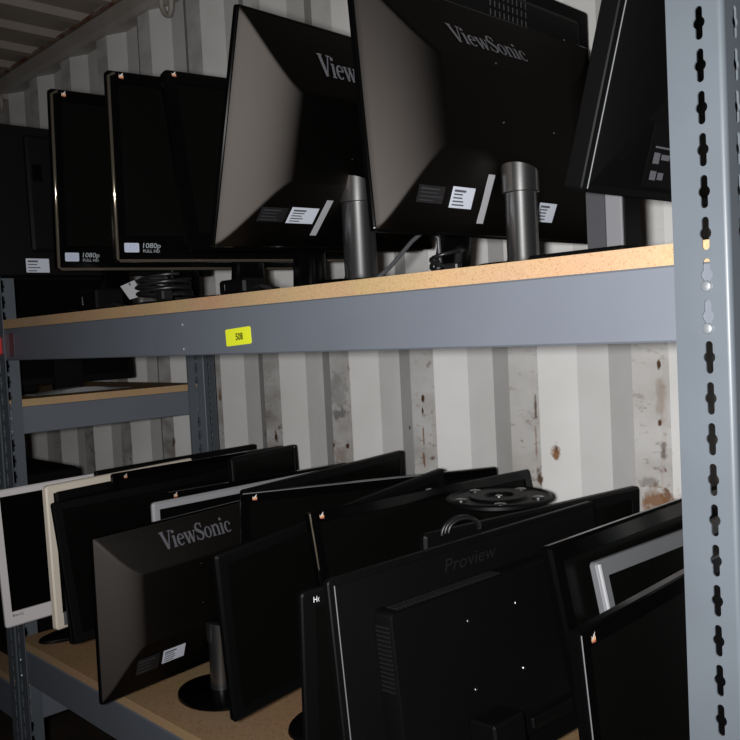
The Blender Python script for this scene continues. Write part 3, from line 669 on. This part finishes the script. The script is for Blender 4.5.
# ================= lower shelf, from the far left end to the right post
F, t_ = front('L1', 'white framed monitor at the far left end of the lower shelf', ZL, 'white', 0.016, 0.033, shell='maroon', bx=0.048, by=0.135, at=(-1.655, 0.155), bev=0.003, t=0.010, dep=0.003)
text_mesh('BenQ', 0.0085, 'logo_dark', lambda p: F(0.0165+p[0], 0.0225+p[1], 0.0006), 'maker_print', t_, 1.3)
front('L2b', 'black monitor behind the cream framed one, its right corner highest against the wall', ZL, 'black', 0.015, bx=0.028, by=0.08, dep=0.006, t=0.012, at=(-1.545, 0.42))
F, t_ = front('L2', 'cream framed monitor with a dark side, beside the white framed one', ZL, 'cream', 0.017, 0.032, shell='maroon', bx=0.040, by=0.08, at=(-1.475, 0.20), bev=0.003, r=0.008, dep=0.006)
slab(F, 'side_button_plate', 'darksilver', t_, 0.0185, 0.006, 0.012, 0.028, 0.0, 0.0006)
front('L3b', 'black monitor just behind the leaning one, its top edge under the cream frame', ZL, 'black', bx=0.018, by=0.07, dep=0.004, t=0.010, at=(-1.437, 0.34))
F, t_ = front('L4', 'black monitor with a small emblem, its top edge running along under the cream frame', ZL, 'gloss', 0.015, bx=0.026, by=0.07, dep=0.005, t=0.012, at=(-1.385, 0.44)); emblem(F, t_, 0.030, F.h-0.0085, 0.0006)
front('L3', 'black monitor leaning back beside the cream framed one, lower left corner over the board', ZL, 'black', 0.018, bx=0.04, by=0.09, at=(-1.335, 0.22), dep=0.008, t=0.012)
F, t_ = front('L7', 'small upright black monitor standing at the back below the rear rack post', ZL, 'black', 0.012, bx=0.03, by=0.06, at=(-1.292, 0.44)); screws(F, t_, [(F.w-0.012, F.h-0.006)], 0.0002, 0.002)
F, t_ = front('L5', 'black monitor with an emblem just behind the silver framed one', ZL, 'gloss', 0.014, bx=0.024, by=0.07, dep=0.008, at=(-1.222, 0.42)); emblem(F, t_, 0.017, F.h-0.006, 0.0006)
front('L6', 'silver framed monitor behind the lower sculpted back', ZL, 'silver', 0.0145, shell='maroon', bx=0.016, by=0.06, dep=0.004, t=0.010, at=(-1.171, 0.40), bev=0.004, r=0.007)
sculpted('L8', 'black sculpted monitor back with the wordmark, on the lower shelf over the board front', ZL, (-1.082, 0.140), 0.075, 0.15, 0.075, 0.090, lab=((0.118, 0.042, 0.049, 0.027, 'label', 5), (0.062, 0.038, 0.048, 0.032, 'label_black', 4)), wm=(0.133, 0.257, 0.162, 0.031), pr=0.020, bx=0.092, by=0.082, top=0.085, t=0.008, H=0.033)
front('L10', 'black monitor whose top right corner stands out against the wall at the middle', ZL, 'black', 0.016, bx=0.028, by=0.09, at=(-0.985, 0.40))
F, t_ = front('L9', 'black monitor with an emblem, right of the lower wordmark, turned towards the aisle', ZL, 'gloss', 0.017, bx=0.03, by=0.08, at=(-0.890, 0.36), t=0.010, dep=0.006); emblem(F, t_, 0.024, F.h-0.009, 0.0006, 1.0)
g = G(); g.tube([F(0.003, F.h-0.001, -0.001), F(F.w*0.75, F.h-0.001, -0.001)], 0.0011, 6); g.build('edge_strip', 'darksilver', t_, True)  # silver line standing in for the highlight along the top edge
front('L11', 'black monitor tipped up at the back, its lower edge slanting over the board', ZL, 'black', 0.018, 0.018, bx=0.075, by=0.11, at=(-0.812, 0.215), bev=0.004)
F, t_ = front('L12', 'black monitor with a bright left edge and emblem, mid lower shelf', ZL, 'gloss', 0.018, bx=0.05, by=0.09, at=(-0.630, 0.36)); emblem(F, t_, 0.023, F.h-0.0085, 0.0006, 1.0)
g = G(); g.tube([F(0.0012, F.h-0.002, 0.0006), F(0.0012, F.h-0.09, 0.0006)], 0.0014, 6); g.build('edge_strip', 'edge', t_, True)  # polished strip added to imitate the highlight on the left edge
g = G(); g.tube([F(0.25, F.h-0.0008, 0.0004), F(0.262, F.h-0.0008, 0.0004)], 0.0014, 6); g.build('edge_glint', 'glint', t_, True)  # short chrome bead imitating a bright glint on the top edge
front('L14', 'black monitor carrying the cable loop, behind the big chassis back', ZL, 'black', 0.02, bx=0.022, by=0.07, at=(-0.507, 0.44), bev=0.004)
F, t_ = front('L18', 'black monitor mostly hidden, only a strip with a white logo left of the chassis back', ZL, 'black', 0.020, bx=0.016, by=0.06, at=(-0.474, 0.13), t=0.009, dep=0.003)
text_mesh('H\u2039', 0.0105, 'hp', lambda p: F(0.0165+p[0], F.h-0.0150+p[1], 0.0006), 'maker_print', t_, 0.9)
# big chassis back
F, t_ = monitor('L13', 'big black monitor back with a raised vented chassis, at the front of the lower shelf', ZL)
bezel(F, t_, -1, 'black', 0.018, t=0.012, bev=0.003)
g = G(); rr_loft(g, F, F.w, F.h, 0.006, [(0.008, 0.011), (0.009, 0.0136), (0.011, 0.0140)], True, True); g.build('rear_cover', 'black', t_, True)
g = G(); g.tube([F(0.0088, 0.003, 0.013), F(0.0088, F.h-0.008, 0.013)], 0.0008, 6); g.build('seam_edge', 'darksilver', t_, True)
g = G(); rr_loft(g, F, 0.40, 0.230, 0.008, [(0.0, 0.0135), (0.001, 0.042), (0.003, 0.046)], True, True, 0.062, 0.048); g.build('chassis_box', 'black', t_, True)
g = G()
for k in range(15): g.box((0.0608, 0.180+k*0.0056, 0.018), (0.0632, 0.1825+k*0.0056, 0.041), lambda p: F(*p))
for k in range(30): g.box((0.080+k*0.0065, 0.2765, 0.020), (0.0832+k*0.0065, 0.2792, 0.040), lambda p: F(*p))
o = g.build('vent_ribs', 'logo_dark', t_); o['kind'] = 'stuff'
text_mesh('Proview', 0.034, 'logo_dark', lambda p: F(0.190+p[0], 0.294+p[1]*0.75, 0.0146), 'maker_embossing', t_, 0.92, shear=0.2)
screws(F, t_, [(0.194, 0.234), (0.195, 0.144), (0.290, 0.233), (0.292, 0.143)], 0.0462, 0.0026)
g = G(); g.box((0.175, 0.030, 0.0465), (0.235, 0.112, 0.090), lambda p: F(*p), 0.003); g.build('arm_block', 'black', t_)
g = G(); g.box((0.29, 0.06, 0.0465), (0.40, 0.075, 0.054), lambda p: F(*p), 0.002); g.build('port_cover', 'black', t_)
stand(t_, F, ZL, 'plain', 0.045, 0.10, 'black', (-0.385, 0.19), 0.03, 0.0)
front('L15', 'black monitor leaning back, behind the grey framed one near the right post', ZL, 'gloss', 0.022, bx=0.026, by=0.08, at=(-0.255, 0.36), bev=0.004, dep=0.012)
F, t_ = front('L16', 'grey framed monitor with a blue black side, leaning near the right post', ZL, 'darksilver', 0.020, shell='navy', bx=0.014, by=0.08, at=(-0.177, 0.40), bev=0.003, dep=0.008, t=0.012)
g = G(); g.tube([F(0.0035, 0.006, 0.0008), F(0.0035, F.h-0.003, 0.0008)], 0.0030, 8); g.build('edge_strip', 'silver', t_, True)
F, t_ = front('L17', 'nearest black monitor with a colour emblem, standing against the right post', ZL, 'gloss', 0.020, bx=0.035, by=0.09, at=(-0.135, 0.24)); emblem(F, t_, 0.026, F.h-0.0125, 0.0006, 1.0)
g = G(); g.tube([F(0.0045, 0.006, 0.0003), F(0.0045, F.h-0.004, 0.0003)], 0.0008, 6); g.build('seam_edge', 'darksilver', t_, True)

# ================= small things on and between the monitors
def coil(name, c, rx, ry, turns, r, label, cat, tilt=0.0, dz=0.0022, seed=1):
    rnd = random.Random(seed); g = G(); pts = []; n = 22*turns
    for i in range(n+1):
        a = 2*math.pi*i/22; k = 1+0.10*math.sin(i*0.31+seed)+0.05*rnd.random()
        x_, y_ = rx*k*math.cos(a), ry*k*math.sin(a); pts.append((c[0]+x_, c[1]+y_, c[2]+dz*i/22+tilt*x_+0.003*math.sin(a*1.5+seed)))
    g.tube(pts, r, 7); t = thing(name, c, label, cat); g.build('cable_loops', 'cable', t, True, auto=60); return t
t_ = coil('cable_coil', (-1.065, 0.060, ZU+0.012), 0.050, 0.045, 6, 0.0034, 'coiled black power cable lying on the top shelf below the twin screens', 'cable', 0, 0.0062, 2)
g = G(); g.box((-1.015, 0.006, ZU+0.003), (-0.987, 0.028, ZU+0.022), bev=0.003); g.build('plug', 'cable', t_)
tb = thing('paper_tag', (-1.150, 0.030, ZU), 'small white paper tag among the cables under the middle screen of the top shelf', 'tag')
g = G(); q = [(-1.168, 0.024, ZU+0.040), (-1.150, 0.043, ZU+0.050), (-1.133, 0.050, ZU+0.020), (-1.150, 0.032, ZU+0.014)]
g.add([Vector(p) for p in q]+[Vector(p)+Vector((0.0006, 0.0008, 0)) for p in q], [(0, 1, 2, 3), (4, 5, 6, 7), (0, 1, 5, 4), (1, 2, 6, 5), (2, 3, 7, 6), (3, 0, 4, 7)]); g.build('tag_paper', 'label_dim', tb)
g = G(); g.tube([(-1.157, 0.037, ZU+0.045), (-1.150, 0.042, ZU+0.030), (-1.140, 0.045, ZU+0.004), (-1.118, 0.050, ZU+0.003)], 0.0022, 6); g.build('tag_string', 'cable', tb, True)
def adapter(loc, size, label):
    t = thing('power_adapter', loc, label, 'adapter'); x_, y_, z_ = loc; a, b, c = size; g = G(); g.box((x_-a, y_-b, z_), (x_+a, y_+b, z_+c), bev=0.004); g.build('case', 'black', t)
    g = G(); g.tube([(x_+a-0.002, y_, z_+0.010), (x_+a+0.020, y_-0.004, z_+0.010), (x_+a+0.035, y_+0.006, z_+0.005), (x_+a+0.055, y_+0.002, z_+0.0035)], 0.003, 6); g.build('lead', 'cable', t, True)
    g = G(); g.box((x_-a*0.6, y_-b-0.0006, z_+c*0.3), (x_-a*0.6+0.004, y_-b, z_+c*0.7)); g.build('plug_pin', 'glint', t)
adapter((-1.300, 0.050, ZU+0.0003), (0.040, 0.030, 0.042), 'black power adapter block on the top shelf below the left screen')
adapter((-0.800, 0.040, ZU+0.0003), (0.035, 0.022, 0.024), 'black power adapter on the top shelf below the leaning screen')
# cables hanging behind the middle stand on the top shelf
t_ = thing('loose_cable', (-0.50, 0.15, ZU), 'thin grey video cable looping under the largest sculpted back', 'cable')
g = G(); g.tube([(-0.515, 0.062, ZU+0.0035), (-0.510, 0.085, ZU+0.020), (-0.500, 0.120, ZU+0.055), (-0.490, 0.145, ZU+0.075), (-0.485, 0.160, ZU+0.060), (-0.488, 0.165, ZU+0.020), (-0.495, 0.150, ZU+0.0035), (-0.470, 0.120, ZU+0.0035)], 0.0032, 8); g.build('cable_run', 'column_grey', t_, True, auto=60)
t_ = thing('video_cable', (-0.47, 0.13, ZU), 'black video cable curled on the top shelf behind the middle stand', 'cable')
g = G(); g.tube([(-0.440+0.026*math.cos(a), 0.125+0.018*math.sin(a), ZU+0.020+0.016*math.sin(a*0.5+1)) for a in [0.35*k for k in range(32)]], 0.003, 7); g.build('cable_run', 'cable', t_, True, auto=60)
g = G(); g.box((-0.425, 0.098, ZU+0.0004), (-0.402, 0.112, ZU+0.016), bev=0.002); g.build('plug', 'cable', t_)
# crumpled wrapper on the corner of the largest back
t_ = thing('plastic_wrapper', F5(F5.w-0.040, F5.h, 0.0), 'crumpled clear plastic scrap on the top corner of the largest sculpted back', 'wrapper')
g = G(); rnd = random.Random(5); c = F5(F5.w-0.040, F5.h, -0.010); nU = 9
vsx = [c+F5.a*(-0.022+0.044*i/nU)+F5.n*(-0.007+0.016*j/4)+Vector((0, 0, 0.0012+0.010*rnd.random()*math.sin(math.pi*min(1, (i+0.6)/nU)))) for j in range(5) for i in range(nU+1)]
g.add(vsx, [(j*(nU+1)+i, j*(nU+1)+i+1, (j+1)*(nU+1)+i+1, (j+1)*(nU+1)+i) for j in range(4) for i in range(nU)])
o = g.build('scrap', 'label_dim', t_); md = o.modifiers.new('thickness', 'SOLIDIFY'); md.thickness = 0.0006
# round stand foot lying on top of the monitors
t_ = thing('stand_foot', (-0.565, 0.385, -0.258), 'round black stand foot lying upside down across the monitor tops', 'stand')
DC = Vector((-0.567, 0.380, -0.264))
g = G(); g.lathe(DC, [(0.10, 0.002), (0.105, 0.005), (0.104, 0.010), (0.098, 0.012), (0.094, 0.009), (0.060, 0.009), (0.056, 0.013), (0.030, 0.013), (0.026, 0.008)], 40, 0.84, 0.90); g.build('foot_plate', 'black', t_, True, auto=40)
for k in range(5):
    a = 2*math.pi*k/5+0.4; g = G(); g.lathe(DC+Vector((0.066*math.cos(a), 0.070*math.sin(a), 0.0085)), [(0.010, 0), (0.010, 0.003), (0.007, 0.004)], 14); g.build('rubber_pad', 'column', t_, True)
g = G(); g.lathe(DC+Vector((0.0, 0.0, 0.0075)), [(0.006, 0), (0.006, 0.004), (0.003, 0.005)], 10); g.build('screw', 'screw', t_, True)
t_ = thing('cable_loop', (-0.485, 0.175, -0.255), 'loop of black cable resting on a monitor top edge beside the round foot', 'cable')
g = G()
for k, (rr_, dz) in enumerate(((0.030, 0.0), (0.027, 0.001), (0.024, 0.0))):
    g.tube([(-0.479+0.004*k+0.010*math.cos(a), 0.172+rr_*math.cos(a), -0.262+0.006*k*0.3+rr_*0.75*max(0.0, math.sin(a))+dz) for a in [math.pi*q/14 for q in range(15)]], 0.0028, 7)
g.build('cable_loops', 'cable', t_, True, auto=60)

# ================= the next bay's contents, seen through the end frame
F, t_ = monitor('N1', 'black monitor on a curved silver foot on the next rack bay shelf', -0.0847)
t_['group'] = 'things in the next rack bay'
bezel(F, t_, 1, 'black', 0.018); back_shell(F, t_, 1, 'black', 0.014, 0.02)
lp = []
for k in range(17):
    q = k/16; y_ = 0.13+0.27*q; hz = -0.0845+0.010*math.sin(math.pi*q)**2; lp.append([(-1.885-0.02, y_, -0.0845), (-1.885-0.02, y_, hz+0.002), (-1.885+0.035, y_, hz+0.002), (-1.885+0.045, y_, -0.0845)])
g = G(); g.loft(lp, True, True); o = g.build('foot', 'silver', t_, True); o['label'] = 'curved silver foot'
g = G(); g.box((-1.945, 0.22, -0.0805), (-1.925, 0.30, 0.02)); g.build('neck', 'black', t_)
def box_thing(name, lo, hi, label, cat, mat='black'):
    c = ((lo[0]+hi[0])/2, (lo[1]+hi[1])/2, lo[2]); t = thing(name, c, label, cat, 'things in the next rack bay')
    g = G(); g.box(lo, hi, bev=0.006); g.build('case', mat, t)
    g = G(); g.box((hi[0]-0.0005, lo[1]+0.02, hi[2]-0.07), (hi[0]+0.002, hi[1]-0.02, hi[2]-0.03), bev=0.0008); g.build('drive_cover', 'gloss', t)
    g = G(); g.lathe((hi[0], lo[1]+0.04, hi[2]-0.10), [(0.008, 0), (0.008, 0.002), (0.006, 0.003)], 14, axis=(1, 0, 0)); g.build('button', 'darksilver', t, True)
    return t
box_thing('computer_case', (-2.10, 0.06, -0.0846), (-1.98, 0.20, 0.10), 'black computer case on the next bay shelf behind the left post', 'computer')
box_thing('computer_tower', (-2.25, 0.05, -0.7647), (-1.88, 0.25, -0.285), 'black computer tower under the next bay shelf, behind the white framed monitor', 'computer')
